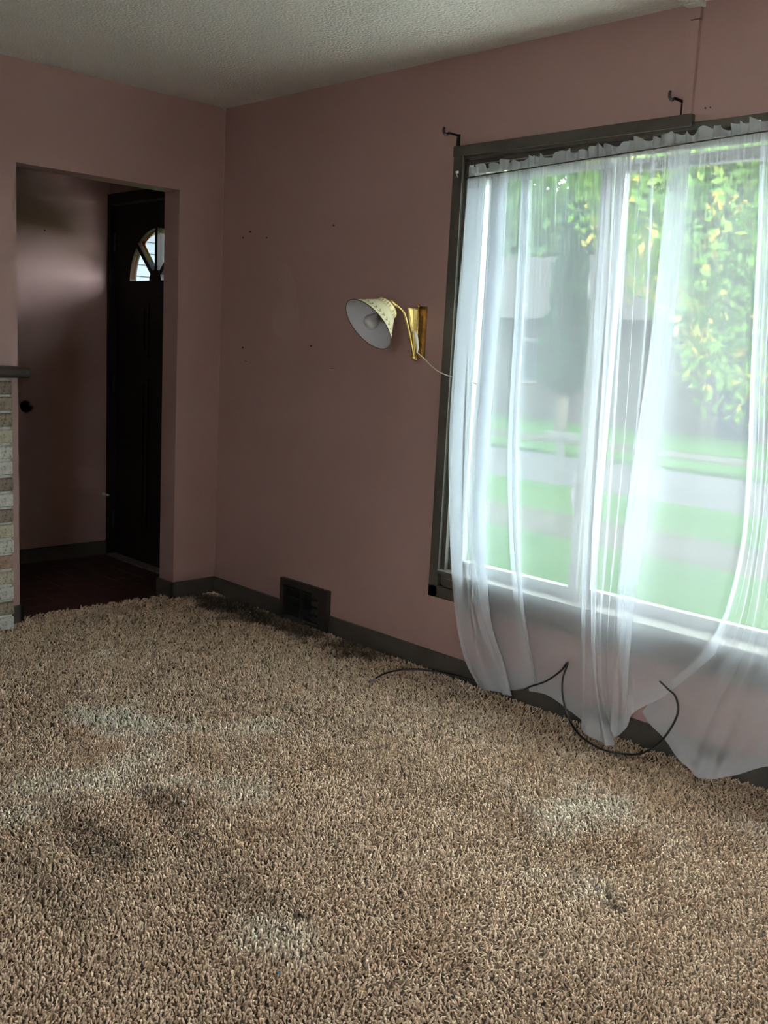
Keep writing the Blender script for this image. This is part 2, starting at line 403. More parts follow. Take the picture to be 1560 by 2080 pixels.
# ------------------------------------------------------------------ brick fireplace on the left wall
FY1, FY0, FD = -1.128, -2.90, .085
fp = empty('brick_fireplace', (0, (FY0+FY1)/2, 0)); tag(fp, 'whitewashed and tan brick fireplace on the left wall beside the hall opening', 'fireplace')
OBY0, OBY1, OBZ = -2.42, -1.56, .74
m = MB(); m.box(0, FD-.008, FY0, OBY0, 0, 1.115); m.box(0, FD-.008, OBY1, FY1-.006, 0, 1.115); m.box(0, FD-.008, OBY0, OBY1, OBZ, 1.115)
keep(m.build('mortar_core', MT['mortar']), fp)
keep(box('firebox', 0.001, .02, OBY0, OBY1, 0, OBZ, MT['regdark']), fp)
def brick_mesh(L, Hh):
    b = bmesh.new(); bmesh.ops.create_cube(b, size=1)
    for v in b.verts: v.co = Vector((v.co.x*FD, v.co.y*L, v.co.z*Hh))
    bmesh.ops.bevel(b, geom=b.edges[:], offset=.004, segments=1, affect='EDGES')
    me = bpy.data.meshes.new('brick'); b.to_mesh(me); b.free(); me.materials.append(BR[0]); return me
full, half = brick_mesh(.195, .058), brick_mesh(.092, .058)
CH = .0693
order = [0, 1, 0, 3, 4, 0, 3, 2, 0, 2, 0, 0, 3, 1, 1, 2]      # shade of the end brick of each course, bottom up (as photographed)
nb = 0
for r_ in range(16):
    y = FY1 - (0 if True else 0); first = True; z = .034 + r_*CH
    off = r_ % 2
    while y > FY0+.03:
        use = half if (first and off) else full; L = .092 if use is half else .195
        yc = y - L/2
        if not (OBY0 < yc < OBY1 and z < OBZ):
            o = bpy.data.objects.new('brick', use); COL.objects.link(o); o.parent = fp
            o.matrix_parent_inverse = Matrix.Translation(fp.location).inverted()
            o.location = (FD/2+.002+random.uniform(0, .006), yc+random.uniform(-.0015, .0015), z+random.uniform(-.0015, .0015)); o.rotation_euler = (random.uniform(-.008, .008), 0, random.uniform(-.01, .01))
            o.material_slots[0].link = 'OBJECT'; o.material_slots[0].material = BR[order[r_] if first else random.choice([0, 0, 0, 1, 2, 3, 4])]
            nb += 1
        y -= L+.010; first = False
b = bmesh.new(); bmesh.ops.create_cube(b, size=1)
for v in b.verts: v.co = Vector((.085+v.co.x*.17, (FY0+FY1)/2+v.co.y*(FY1-FY0+.11), 1.142+v.co.z*.046))
bmesh.ops.bevel(b, geom=[e for e in b.edges], offset=.018, segments=5, profile=.5, affect='EDGES')
me = bpy.data.meshes.new('mantel_shelf'); b.to_mesh(me); b.free()
for p_ in me.polygons: p_.use_smooth = True
ms = link('mantel_shelf', me, MT['mantel']); keep(ms, fp); ms['label'] = 'dark stained wooden shelf with rounded end'

# ------------------------------------------------------------------ the big window
win = struct(empty('window_1', ((WX0+WX1)/2, 0, WZ0)))
CO = .048      # casing width
cs = MB()
cs.box(WX0-CO, WX0, -.020, .002, WZ0-.048, WZ1+CO-.001, .002)
cs.box(WX1, WX1+CO, -.020, .002, WZ0-.048, WZ1+CO-.001, .002)
cs.box(WX0-CO, WX1+CO, -.020, .002, WZ0-.048, WZ0, .002)
cs.box(WX0-CO, WX1+CO, -.016, .002, WZ1, WZ1+.022, .002)
keep(cs.build('window_casing', MT['trim']), win)
keep(box('head_casing', WX0-CO-.001, 2.558, -.024, .002, WZ1+.010, WZ1+CO, MT['trim'], bev=.002), win)
lb = MB()       # jamb liners with stops
lb.box(WX0+.006, WX0+.022, -.006, .13, WZ0, WZ1, .001); lb.box(WX0+.022, WX0+.034, .018, .045, WZ0, WZ1-.02, .002); lb.box(WX0+.022, WX0+.030, .085, .12, WZ0, WZ1-.02, .002)
lb.box(WX1-.022, WX1-.006, -.006, .13, WZ0, WZ1, .001); lb.box(WX1-.034, WX1-.022, .018, .045, WZ0, WZ1-.02, .002)
lb.box(WX0+.006, WX1-.006, -.006, .13, WZ1-.022, WZ1-.006, .001); lb.box(WX0+.022, WX1-.022, .014, .04, WZ1-.05, WZ1-.022, .002)
keep(lb.build('jamb_liner', MT['trim2']), win)
keep(box('window_sill', WX0+.004, WX1-.004, -.034, .13, .424, .440, MT['trim'], bev=.003), win)
ap = MB(); ap.box(WX0+.004, WX1-.004, -.008, .12, WZ0+.006, .424); ap.box(WX0+.02, WX1-.02, -.013, -.006, WZ0+.03, WZ0+.036)
keep(ap.build('apron_board', MT['trim']), win)
SZ0, SZ1 = .440, WZ1-.05
def sash(x0, x1, y, rail, stile, g, top=None):
    t = top or rail
    m = MB(); m.box(x0, x0+stile, y-.016, y+.016, SZ0, SZ1, .002); m.box(x1-stile, x1, y-.016, y+.016, SZ0, SZ1, .002)
    m.box(x0+stile, x1-stile, y-.016, y+.016, SZ0, SZ0+rail, .002); m.box(x0+stile, x1-stile, y-.016, y+.016, SZ1-t, SZ1, .002)
    m.box(x0+stile, x1-stile, y-.022, y-.012, SZ0+rail*.35, SZ0+rail*.5, .001); m.box(x0+stile, x1-stile, y-.020, y-.012, SZ0+rail*.75, SZ0+rail*.88, .001)
    f = keep(m.build('sash', MT['sash']), win)
    keep(box('pane', x0+stile-.004, x1-stile+.004, y-.003, y+.003, SZ0+rail-.004, SZ1-t+.004, MT[g]), win)
sash(WX0+.030, 2.225, .065, .040, .034, 'glass2', .022)
sash(2.225, 3.375, .098, .040, .040, 'glass', .04)
sash(3.375, WX1-.030, .065, .040, .034, 'glass2', .022)
for z0 in (1.53, .78):
    m = MB(); m.box(2.183, 2.197, .035, .050, z0, z0+.10, .003); m.box(2.186, 2.194, .022, .04, z0+.03, z0+.07, .003)
    keep(m.build('sash_latch', MT['sash']), win)
br = atY(930, 350, -.022)
m = MB(); m.lathe([(.006, 0), (.006, .003), (.002, .004)], br, (0, -1, 0), 8); m.tube([br, br+np.array((0, -.014, 0)), br+np.array((.014, -.022, -.012)), br+np.array((.02, -.022, -.022))], .0018, 6)
keep(m.build('rod_screw_eye', MT['whitecord']), win)

# painted wire raceway from window head to ceiling, turning along the ceiling
rw = empty('wire_raceway', (2.535, 0, WZ1)); tag(rw, 'pink painted vertical wire raceway between window head and ceiling', 'raceway')
keep(MB().box(2.519, 2.551, -.016, 0, WZ1+.02, 2.385, .002).build('lower_channel', MT['wall']), rw)
keep(MB().box(2.517, 2.553, -.0185, 0, 2.388, H, .003).build('upper_channel', MT['wall']), rw)
keep(MB().box(2.510, 2.560, -.050, 0, H-.018, H, .004).box(2.519, 2.551, -2.2, -.050, H-.014, H, .003).build('ceiling_channel', MT['ceil']), rw)

# iron rod hooks standing on the window head
def hook(px, py, label):
    p = atY(px, py, -.004); x, z = p[0], WZ1+CO
    h_ = empty('curtain_rod_hook', (x, 0, z)); tag(h_, label, 'hook', 'old rod hooks above the window')
    m = MB(); m.box(x-.007, x+.007, -.006, 0.001, z-.006, z+.048, .0015); keep(m.build('hook_strap', MT['blackmetal']), h_)
    m = MB(); m.box(x-.003, x+.003, -.062, -.004, z+.040, z+.047, .001); keep(m.build('hook_arm', MT['blackmetal']), h_)
    m = MB(); cy, cz = -.076, z+.049
    m.tube([(x, cy+.014*math.cos(R(a)), cz+.014*math.sin(R(a))) for a in range(-40, -235, -15)], [.0052]*13, 6); keep(m.build('hook_cup', MT['blackmetal']), h_)
hook(930, 297, 'black iron rod hook at the left corner of the window head')
hook(1386, 228, 'black iron rod hook beside the painted wire raceway')

# ------------------------------------------------------------------ floor register
g = empty('floor_register', (.757, 0, 0)); tag(g, 'brown baseboard heat register under the bare pink wall', 'register')
RX0, RX1, RZ = .583, .930, .203
m = MB(); m.box(RX0, RX1, -.026, 0, RZ-.030, RZ, .003); m.box(RX0, RX0+.028, -.026, 0, 0, RZ-.028, .003); m.box(RX1-.062, RX1, -.026, 0, 0, RZ-.028, .003); m.box(RX0+.02, RX1-.02, -.022, 0, 0, .022, .002)
keep(m.build('register_frame', MT['register']), g)
keep(box('duct_back', RX0+.02, RX1-.02, -.004, -.0005, .01, RZ-.02, MT['regdark']), g)
keep(MB().box(.733, .742, -.023, -.003, .02, RZ-.028, .001).build('divider', MT['register']), g)
for i, (x0, x1) in enumerate(((.615, .728), (.746, .80), (.806, .862))):
    for kz in range(4):
        b = bmesh.new(); bmesh.ops.create_cube(b, size=1)
        L = x1-x0; mt = Matrix.Translation(((x0+x1)/2, -.012, .045+kz*.038)) @ Matrix.Rotation(R(-42 if i != 2 else 75), 4, 'X') @ Matrix.Diagonal((L, .022, .0022, 1))
        keep(MB().add(b, mt).build('louver', MT['register'] if i == 2 else MT['regdark']), g)

# ------------------------------------------------------------------ swing-arm wall lamp
lp0 = atY(866, 675, 0)
lamp = empty('wall_lamp', (1.40, 0, 1.29)); tag(lamp, 'brass swing arm wall lamp with cream painted metal shade beside the window', 'lamp')
PZ0, PZ1 = 1.288, 1.497
keep(MB().box(1.392, 1.440, -.008, 0, PZ0, PZ1, .002).box(1.402, 1.430, -.013, -.006, PZ0+.012, PZ1-.012, .003).build('wall_plate', MT['brass_dark']), lamp)
pt = atY(849, 624, -.055); pb = atY(846, 727, -.055)
px_ = (pt[0]+pb[0])/2
pt = np.array((px_, -.055, pt[2])); pb = np.array((px_, -.055, pb[2]))
m = MB()
for z in (pt[2]-.012, pb[2]+.004):
    m = MB().box(min(px_-.008, 1.41), 1.428, -.062, -.004, z-.006 if z < 1.4 else z-.022, z+.006, .002)
    keep(m.build('yoke_arm', MT['brass_dark']), lamp)
m = MB(); m.tube([pb+np.array((0, 0, .004)), pt], .0048, 10)
m.lathe([(0, -.004), (.006, 0), (.007, .005), (.005, .009), (0, .012)], pt, (0, 0, 1), 12); m.lathe([(0, -.014), (.006, -.010), (.0075, -.004), (.005, .002), (0, .004)], pb, (0, 0, 1), 12)
keep(m.build('hinge_post', MT['brass'], None, True), lamp)
# hinged gate of two slanted bars and a top bar, swung out from the post
g1 = atY(829, 626, -.105); g0 = pb+np.array((-.004, -.004, .012)); gi = pt+np.array((0, 0, -.008))
m = MB(); gw = (g1-gi)
m.tube([g0, g1], .0042, 8); m.tube([gi, g1], .0038, 8)
m.tube([g0+np.array((.0, .001, .02)), gi+gw*.5], .0035, 8)
q = [g0+np.array((0, 0, .01)), gi, g1]
n_ = np.cross(q[1]-q[0], q[2]-q[0]); n_ /= np.linalg.norm(n_); n_ *= .0012
fa = [m.bm.verts.new(v+n_) for v in q]; fb_ = [m.bm.verts.new(v-n_) for v in q]
m.bm.faces.new(fa); m.bm.faces.new(fb_[::-1])
for i in range(3): m.bm.faces.new((fa[i], fb_[i], fb_[(i+1) % 3], fa[(i+1) % 3]))
keep(m.build('swing_gate', MT['brass_dark']), lamp)
a0 = pb+np.array((0, -.012, 0.0)); a1 = atY(833, 685, -.10); a2 = atY(822, 640, -.135); a3 = atY(813, 626, -.15); a4 = atY(805, 620, -.16); a5 = atY(796, 612, -.172)
m = MB(); P = spline([a0, a1, a2, a3, a4, a5], 6)
rr = [.0048 if i < 20 else .0048+.0030*min(1, (i-20)/4) for i in range(len(P))]
m.tube(P, rr, 10); m.lathe([(0, -.008), (.008, -.006), (.009, 0), (.007, .006), (0, .009)], a0, (0, 0, 1), 12); m.lathe([(0, -.006), (.006, -.005), (.008, 0), (.005, .006), (0, .008)], a5, (0, 0, 1), 12)
keep(m.build('lamp_arm', MT['brass'], None, True), lamp)
col_c = atY(786, 625, -.190)
ax = -.66*cr - .66*cu - .36*cd; ax = ax/np.linalg.norm(ax)
m = MB(); m.tube([a5, col_c + ax*.004], .006, 10); m.lathe([(.012, -.004), (.017, .0), (.017, .045), (.014, .05), (0, .05)], col_c, ax, 16)
keep(m.build('socket', MT['brass'], None, True), lamp)
RT, RC, RB, LC, LS = .049, .056, .118, .028, .112
shade = MB().lathe([(RT, 0), (RT+.001, .002), (RC, LC), (RC+.006, LC+.002), (RB, LS)], col_c, ax, 56).build('lamp_shade', MT['cream'], None, True); keep(shade, lamp)
keep(MB().lathe([(RB-.0015, LS-.0005), (RC+.004, LC+.003), (RC-.002, LC), (RT-.002, .001), (0, .001)], col_c, ax, 56).build('shade_lining', MT['shade_in'], None, True), shade)
e1 = np.array(Vector(ax).orthogonal().normalized()); e2 = np.cross(ax, e1)
def ringpts(r, h, n=56): return [col_c+ax*h+(e1*math.cos(2*PI*k/n)+e2*math.sin(2*PI*k/n))*r for k in range(n+1)]
keep(MB().tube(ringpts(RB, LS), .0018, 6, False).build('shade_rim', MT['rim'], None, True), shade)
m = MB(); m.tube(ringpts(RT, 0), .0022, 6, False); m.tube(ringpts(RC+.003, LC+.001), .0022, 6, False)
keep(m.build('collar_rim', MT['gilt'], None, True), shade)
def surf(a, t, off):      # point on the cone, angle a, t from collar to rim
    r_ = RC+.006+(RB-RC-.006)*t; h_ = LC+.002+(LS-LC-.002)*t
    rad = e1*math.cos(a)+e2*math.sin(a); nr = rad*(LS-LC)-ax*(RB-RC); nr = nr/np.linalg.norm(nr)
    return col_c+ax*h_+rad*r_+nr*off
m = MB()
for k in range(30):        # painted garland of leaves near the rim
    a = 2*PI*k/30
    for sgn in (1, -1):
        ps = [(a, .70), (a+.05, .70+sgn*.07), (a+.15, .70+sgn*.13), (a+.09, .70+sgn*.03)]
        m.poly([surf(u, v, .0007) for u, v in ps])
o = keep(m.build('painted_leaves', MT['leafink']), shade); o['kind'] = 'stuff'
m = MB()
for k in range(26):        # pierced slots of the collar
    a = 2*PI*k/26; q = []
    for (da, t) in ((-.05, .25), (.05, .25), (.05, .75), (-.05, .75)):
        r_ = RT+(RC-RT)*t+.0006; q.append(col_c+ax*(LC*t)+(e1*math.cos(a+da)+e2*math.sin(a+da))*r_)
    m.poly(q)
o = keep(m.build('collar_slots', MT['gilt']), shade); o['kind'] = 'stuff'
keep(MB().lathe([(.013, .048), (.014, .056), (.022, .072), (.029, .088), (.030, .098), (.026, .112), (.014, .119), (0, .122)], col_c, ax, 24).build('bulb', MT['bulb'], None, True), lamp)
# ivory cord: sleeve inside the gate, then across the casing and down behind the curtain
sl = [atY(838, 674, -.075), atY(843, 676, -.078), atY(846, 690, -.075), atY(848, 705, -.072), atY(847, 716, -.068)]
m = MB(); m.tube(spline(sl, 5), [.004+.0035*math.sin(PI*min(1, i/18)) for i in range(len(spline(sl, 5)))], 8)
keep(m.build('cord_sleeve', MT['whitecord'], None, True), lamp)
cp = [atY(847, 716, -.066), atY(858, 725, -.045), atY(876, 743, -.032), atY(893, 756, -.034), atY(918, 766, -.036), atY(945, 772, -.040), atY(970, 782, -.042), atY(976, 800, -.044), atY(969, 860, -.046), atY(962, 960, -.046), atY(958, 1100, -.044), atY(962, 1240, -.046), atY(975, 1330, -.04)]
keep(MB().tube(spline(cp, 6), .0023, 6).build('power_cord', MT['whitecord'], None, True), lamp)

# ------------------------------------------------------------------ sheer curtain
cur = empty('sheer_curtain', (2.8, -.05, 0)); tag(cur, 'long white sheer curtain gathered on a thin rod and trailing onto the carpet', 'curtain')
def resample(pts, n):
    P = np.array(spline(pts, 10)); s_ = np.r_[0, np.cumsum(np.linalg.norm(np.diff(P, axis=0), axis=1))]; s_ /= s_[-1]
    t = np.linspace(0, 1, n); return np.stack([np.interp(t, s_, P[:, i]) for i in range(3)], 1)
def catrows(L, sub):
    out = spline([l for l in L], sub); return np.array(out)
def cloth(name, lines, rows, sub, pleat, mat, parent, seed=0):
    L = [resample([atY(x, y, d_) for x, y, d_ in l], rows) for l in lines]
    G = catrows(np.array(L), sub)           # [U, rows, 3]
    U = G.shape[0]; u = np.arange(U)/sub; v = np.linspace(0, 1, rows)
    G = G + pleat(u[:, None], v[None, :])
    G[..., 1] = np.minimum(G[..., 1], -.0245 - .0*G[..., 2])
    G[..., 2] = np.maximum(G[..., 2], .016)
    idx = np.arange(U*rows).reshape(U, rows)
    F = np.stack([idx[:-1, :-1], idx[1:, :-1], idx[1:, 1:], idx[:-1, 1:]], -1).reshape(-1, 4)
    me = bpy.data.meshes.new(name); me.from_pydata(G.reshape(-1, 3).tolist(), [], F.tolist())
    for p_ in me.polygons: p_.use_smooth = True
    o = link(name, me, mat); keep(o, parent)
    def strip(nm, Gs, dy):
        Gs = Gs.copy(); Gs[..., 1] += dy; a_, b_ = Gs.shape[:2]; ix = np.arange(a_*b_).reshape(a_, b_)
        f_ = np.stack([ix[:-1, :-1], ix[1:, :-1], ix[1:, 1:], ix[:-1, 1:]], -1).reshape(-1, 4)
        m_ = bpy.data.meshes.new(nm); m_.from_pydata(Gs.reshape(-1, 3).tolist(), [], f_.tolist())
        for p_ in m_.polygons: p_.use_smooth = True
        q_ = link(nm, m_, mat); q_.parent = o
    strip('hem', G[:, -4:], -.0012); strip('selvage', G[:max(3, sub//5)], -.0010)
    return o, G
def wav(u, n, ph=0, w=0.0): return np.sin(2*PI*(u*n+ph)+w*np.sin(2*PI*u*.37+ph*5))
def vec(x, y, z): return np.stack(np.broadcast_arrays(x, y, z), -1)
# left panel, from the jamb to the overlap
A = [[(957, 363, -.050), (945, 520, -.052), (930, 700, -.055), (918, 900, -.058), (919, 1080, -.060), (924, 1220, -.065), (940, 1330, -.085), (970, 1396, -.10)],
     [(985, 360, -.046), (975, 520, -.046), (962, 700, -.046), (955, 900, -.046), (950, 1080, -.046), (958, 1210, -.056), (976, 1320, -.075), (1005, 1405, -.10)],
     [(1020, 356, -.056), (1012, 520, -.058), (1000, 700, -.058), (985, 900, -.060), (978, 1080, -.062), (992, 1250, -.070), (1020, 1340, -.085), (1040, 1413, -.105)],
     [(1006, 358, -.042), (998, 520, -.042), (985, 700, -.042), (968, 900, -.042), (960, 1080, -.042), (972, 1250, -.050), (1000, 1335, -.06), (1022, 1408, -.075)],
     [(1060, 350, -.046), (1052, 520, -.046), (1042, 700, -.046), (1034, 900, -.046), (1036, 1080, -.046), (1046, 1230, -.055), (1062, 1330, -.06), (1075, 1396, -.072)],
     [(1074, 348, -.060), (1066, 520, -.062), (1056, 700, -.062), (1046, 900, -.062), (1048, 1080, -.062), (1060, 1230, -.068), (1080, 1330, -.072), (1092, 1404, -.078)],
     [(1062, 350, -.040), (1054, 520, -.040), (1044, 700, -.040), (1034, 900, -.040), (1036, 1080, -.040), (1046, 1230, -.046), (1064, 1330, -.05), (1076, 1404, -.055)],
     [(1105, 343, -.054), (1100, 520, -.054), (1092, 700, -.054), (1084, 900, -.052), (1082, 1080, -.052), (1088, 1230, -.055), (1100, 1330, -.06), (1112, 1412, -.065)],
     [(1165, 334, -.050), (1160, 520, -.050), (1150, 700, -.050), (1140, 900, -.050), (1136, 1080, -.050), (1140, 1230, -.055), (1145, 1340, -.065), (1150, 1438, -.075)],
     [(1240, 322, -.052), (1238, 520, -.052), (1224, 700, -.052), (1206, 900, -.052), (1194, 1080, -.054), (1188, 1230, -.060), (1186, 1360, -.075), (1184, 1464, -.09)]]
def pleatA(u, v):
    k = np.clip(1.25-u/5.2, 0.10, 1)       # gathers crowd towards the jamb
    top = np.exp(-v*9)
    broad = k*(.010+.006*v)*(1-.55*np.clip((v-.75)/.25, 0, 1))
    y = broad*wav(u, .95, .1, 1.1) + .0018*k*wav(u, 2.2, .4, 2.0)*(1-v) + .006*top*wav(u, 6.5, 0, .7)
    x = -k*.034*np.clip((1-v)/.3, 0, 1)*np.sin(4*PI*(u*.95+.1)+2.2*np.sin(2*PI*u*.37+.5)) + .003*top*wav(u, 9, .2)
    return vec(x, y, 0*u+0*v)
cloth('left_panel', A, 90, 26, pleatA, MT['sheer'], cur)
# middle bundle, gathered to a tail on the carpet
B = [[(1229, 324, -.058), (1215, 520, -.062), (1205, 700, -.066), (1198, 900, -.070), (1186, 1100, -.076), (1181, 1260, -.090), (1183, 1400, -.12), (1179, 1482, -.15)],
     [(1248, 321, -.050), (1240, 520, -.050), (1230, 700, -.052), (1218, 900, -.054), (1205, 1100, -.060), (1202, 1260, -.075), (1203, 1400, -.12), (1206, 1500, -.165)],
     [(1262, 319, -.066), (1252, 520, -.070), (1240, 700, -.074), (1226, 900, -.080), (1212, 1100, -.085), (1206, 1260, -.10), (1212, 1400, -.14), (1232, 1513, -.175)],
     [(1285, 316, -.050), (1272, 520, -.050), (1262, 700, -.050), (1250, 900, -.054), (1236, 1100, -.060), (1224, 1260, -.075), (1226, 1400, -.10), (1250, 1512, -.14)],
     [(1320, 311, -.062), (1312, 520, -.064), (1302, 700, -.066), (1285, 900, -.070), (1262, 1100, -.078), (1246, 1260, -.09), (1240, 1390, -.12), (1238, 1488, -.135)],
     [(1356, 306, -.056), (1348, 520, -.060), (1334, 700, -.064), (1312, 900, -.068), (1286, 1100, -.076), (1266, 1260, -.09), (1256, 1390, -.115), (1252, 1496, -.13)],
     [(1400, 299, -.070), (1388, 470, -.076), (1362, 700, -.085), (1336, 900, -.092), (1306, 1100, -.10), (1284, 1260, -.11), (1275, 1390, -.125), (1272, 1478, -.13)],
     [(1362, 305, -.046), (1346, 470, -.046), (1322, 700, -.046), (1294, 900, -.048), (1270, 1100, -.056), (1256, 1260, -.068), (1266, 1380, -.09), (1282, 1454, -.115)],
     [(1425, 295, -.056), (1412, 470, -.056), (1400, 700, -.058), (1382, 900, -.060), (1362, 1100, -.062), (1338, 1260, -.068), (1310, 1370, -.085), (1298, 1440, -.10)],
     [(1470, 287, -.048), (1462, 470, -.048), (1450, 700, -.048), (1436, 900, -.048), (1420, 1100, -.048), (1398, 1240, -.052), (1370, 1340, -.058), (1345, 1416, -.065)],
     [(1530, 276, -.052), (1524, 470, -.052), (1512, 700, -.052), (1496, 900, -.052), (1480, 1080, -.052), (1460, 1200, -.054), (1430, 1300, -.056), (1398, 1376, -.06)],
     [(1575, 268, -.058), (1562, 470, -.058), (1548, 700, -.060), (1534, 900, -.062), (1518, 1060, -.064), (1500, 1180, -.066), (1478, 1260, -.068), (1452, 1330, -.07)]]
def pleatB(u, v):
    k = np.where(u < 4.5, 1.0, np.where(u < 7.6, .45, .14)); top = np.exp(-v*10)
    y = k*.008*wav(u, .8, .2, .9)*(1-.4*v) + k*.002*wav(u, 2.1, .1, 1.3)*(1-v) + .005*top*wav(u, 5.5, .3, .8)
    x = -k*.010*np.clip((1-v)/.3, 0, 1)*np.sin(4*PI*(u*.8+.2)) + .003*top*wav(u, 8, .2)
    return vec(x, y, 0*u+0*v)
cloth('middle_panel', B, 90, 20, pleatB, MT['sheer'], cur)
# right panel, sagging to the floor
Cc = [[(1545, 273, -.044), (1538, 500, -.044), (1528, 700, -.044), (1518, 950, -.044), (1502, 1130, -.045), (1450, 1290, -.046), (1345, 1400, -.05), (1302, 1446, -.055)],
      [(1575, 268, -.060), (1568, 500, -.062), (1556, 700, -.064), (1548, 950, -.066), (1530, 1130, -.066), (1490, 1300, -.066), (1410, 1430, -.08), (1362, 1515, -.11)],
      [(1610, 262, -.046), (1602, 500, -.046), (1590, 700, -.046), (1580, 950, -.046), (1560, 1130, -.048), (1530, 1310, -.056), (1465, 1450, -.09), (1417, 1578, -.14)],
      [(1680, 250, -.058), (1672, 500, -.060), (1660, 700, -.060), (1650, 950, -.060), (1625, 1130, -.060), (1590, 1320, -.070), (1540, 1460, -.11), (1480, 1578, -.13)],
      [(1780, 235, -.048), (1775, 500, -.048), (1765, 700, -.048), (1750, 950, -.048), (1720, 1150, -.050), (1680, 1330, -.060), (1630, 1470, -.09), (1570, 1556, -.10)],
      [(1920, 212, -.058), (1915, 500, -.058), (1905, 700, -.058), (1890, 950, -.058), (1860, 1150, -.060), (1820, 1340, -.070), (1760, 1490, -.09), (1700, 1580, -.10)],
      [(2120, 180, -.050), (2110, 500, -.050), (2100, 700, -.050), (2085, 950, -.050), (2070, 1150, -.050), (2060, 1350, -.055), (2050, 1550, -.06), (2040, 1720, -.07)]]
def pleatC(u, v):
    k = .5; top = np.exp(-v*10)
    y = k*.012*wav(u, 1.3, .2, .9) + .005*top*wav(u, 5, .3, .8) + .006*np.sin(v*9+u*2.0)*np.clip((v-.6)/.3, 0, 1)
    x = -k*.012*np.clip((1-v)/.35, 0, 1)*np.sin(4*PI*(u*1.3+.2))
    return vec(x, y, 0*u+0*v)
cloth('right_panel', Cc, 90, 20, pleatC, MT['sheer'], cur)
# rod pocket and ruffled header over the rod
rodL, rodR = atY(956, 362, -.052), atY(1575, 266, -.052)
dirv = (rodR-rodL)/np.linalg.norm(rodR-rodL); rodE = rodL+dirv*(3.95-rodL[0])/dirv[0]
keep(MB().tube([rodL-dirv*.02, rodL, rodE], .005, 8).build('curtain_rod', MT['rodwire'], None, True), cur)
keep(MB().tube([rodL+np.array((0, -.0135, 0)), rodE+np.array((0, -.0135, 0))], .0021, 6).build('stitched_seam', MT['rodwire'], None, True), cur)
nu, nv = 620, 12
uu = np.linspace(0, 1, nu); vv = np.linspace(0, 1, nv)
base = rodL[None, :]+(rodE-rodL)[None, :]*uu[:, None]
s_ = uu*(rodE[0]-rodL[0])
hgt = .040+.006*np.sin(s_*47)+.005*np.sin(s_*113+1)+.003*np.sin(s_*211)
G = np.zeros((nu, nv, 3))
for j, v in enumerate(vv):
    am = .002+.012*v
    G[:, j, 0] = base[:, 0]+.006*v*np.sin(s_*190+2*np.sin(s_*17))
    G[:, j, 1] = base[:, 1]-.009+am*np.sin(s_*150+2.4*np.sin(s_*23)+1.2*np.sin(s_*41))-.004*v
    G[:, j, 2] = base[:, 2]-.004+hgt*v
idx = np.arange(nu*nv).reshape(nu, nv); F = np.stack([idx[:-1, :-1], idx[1:, :-1], idx[1:, 1:], idx[:-1, 1:]], -1).reshape(-1, 4)
me = bpy.data.meshes.new('header_ruffle'); me.from_pydata(G.reshape(-1, 3).tolist(), [], F.tolist())
for p_ in me.polygons: p_.use_smooth = True
keep(link('header_ruffle', me, MT['header']), cur)
G = np.zeros((nu, 8, 3))
for j, v in enumerate(np.linspace(0, 1, 8)):
    G[:, j, 0] = base[:, 0]; G[:, j, 1] = base[:, 1]-.0105+.0035*np.sin(s_*260+2.4*np.sin(s_*23)); G[:, j, 2] = base[:, 2]+.006-.045*v
idx = np.arange(nu*8).reshape(nu, 8); F = np.stack([idx[:-1, :-1], idx[1:, :-1], idx[1:, 1:], idx[:-1, 1:]], -1).reshape(-1, 4)
me = bpy.data.meshes.new('rod_pocket'); me.from_pydata(G.reshape(-1, 3).tolist(), [], F.tolist())
for p_ in me.polygons: p_.use_smooth = True
keep(link('rod_pocket', me, MT['header']), cur)

# ------------------------------------------------------------------ black cable on the carpet
cb = empty('coaxial_cable', tuple(atZ(757, 1381, .02))); tag(cb, 'black coaxial cable looping on the carpet in front of the curtain', 'cable')
cp = [atZ(757, 1381, .022), atZ(785, 1367, .024), atZ(825, 1359, .024), atZ(870, 1362, .024), atZ(925, 1371, .024)]
cp += [atY(985, 1388, -.040), atY(1030, 1402, -.065), atY(1056, 1403, -.105), atY(1076, 1395, -.135), atY(1110, 1383, -.15), atY(1140, 1362, -.16), atY(1152, 1346, -.17), atY(1152, 1352, -.185), atY(1143, 1380, -.19), atY(1144, 1420, -.195), atY(1158, 1465, -.195), atZ(1182, 1497, .026), atZ(1220, 1521, .024), atZ(1262, 1531, .024), atZ(1300, 1531, .026), atY(1335, 1512, -.165), atY(1362, 1480, -.16), atY(1377, 1445, -.15), atY(1372, 1415, -.135), atY(1357, 1400, -.115), atY(1335, 1380, -.055), atY(1310, 1369, -.05), atY(1290, 1365, -.04)]
keep(MB().tube(spline(cp, 8), .0036, 8).build('cable_jacket', MT['blackcable'], None, True), cb)
t0 = cp[0]; t1 = (cp[0]-cp[1])/np.linalg.norm(cp[0]-cp[1])
keep(MB().lathe([(.0036, -.014), (.0055, -.013), (.0055, -.002), (.0062, -.002), (.0062, .012), (.004, .012), (.001, .006), (.001, .018), (0, .018)], t0, t1, 12).build('connector', MT['steel']), cb)

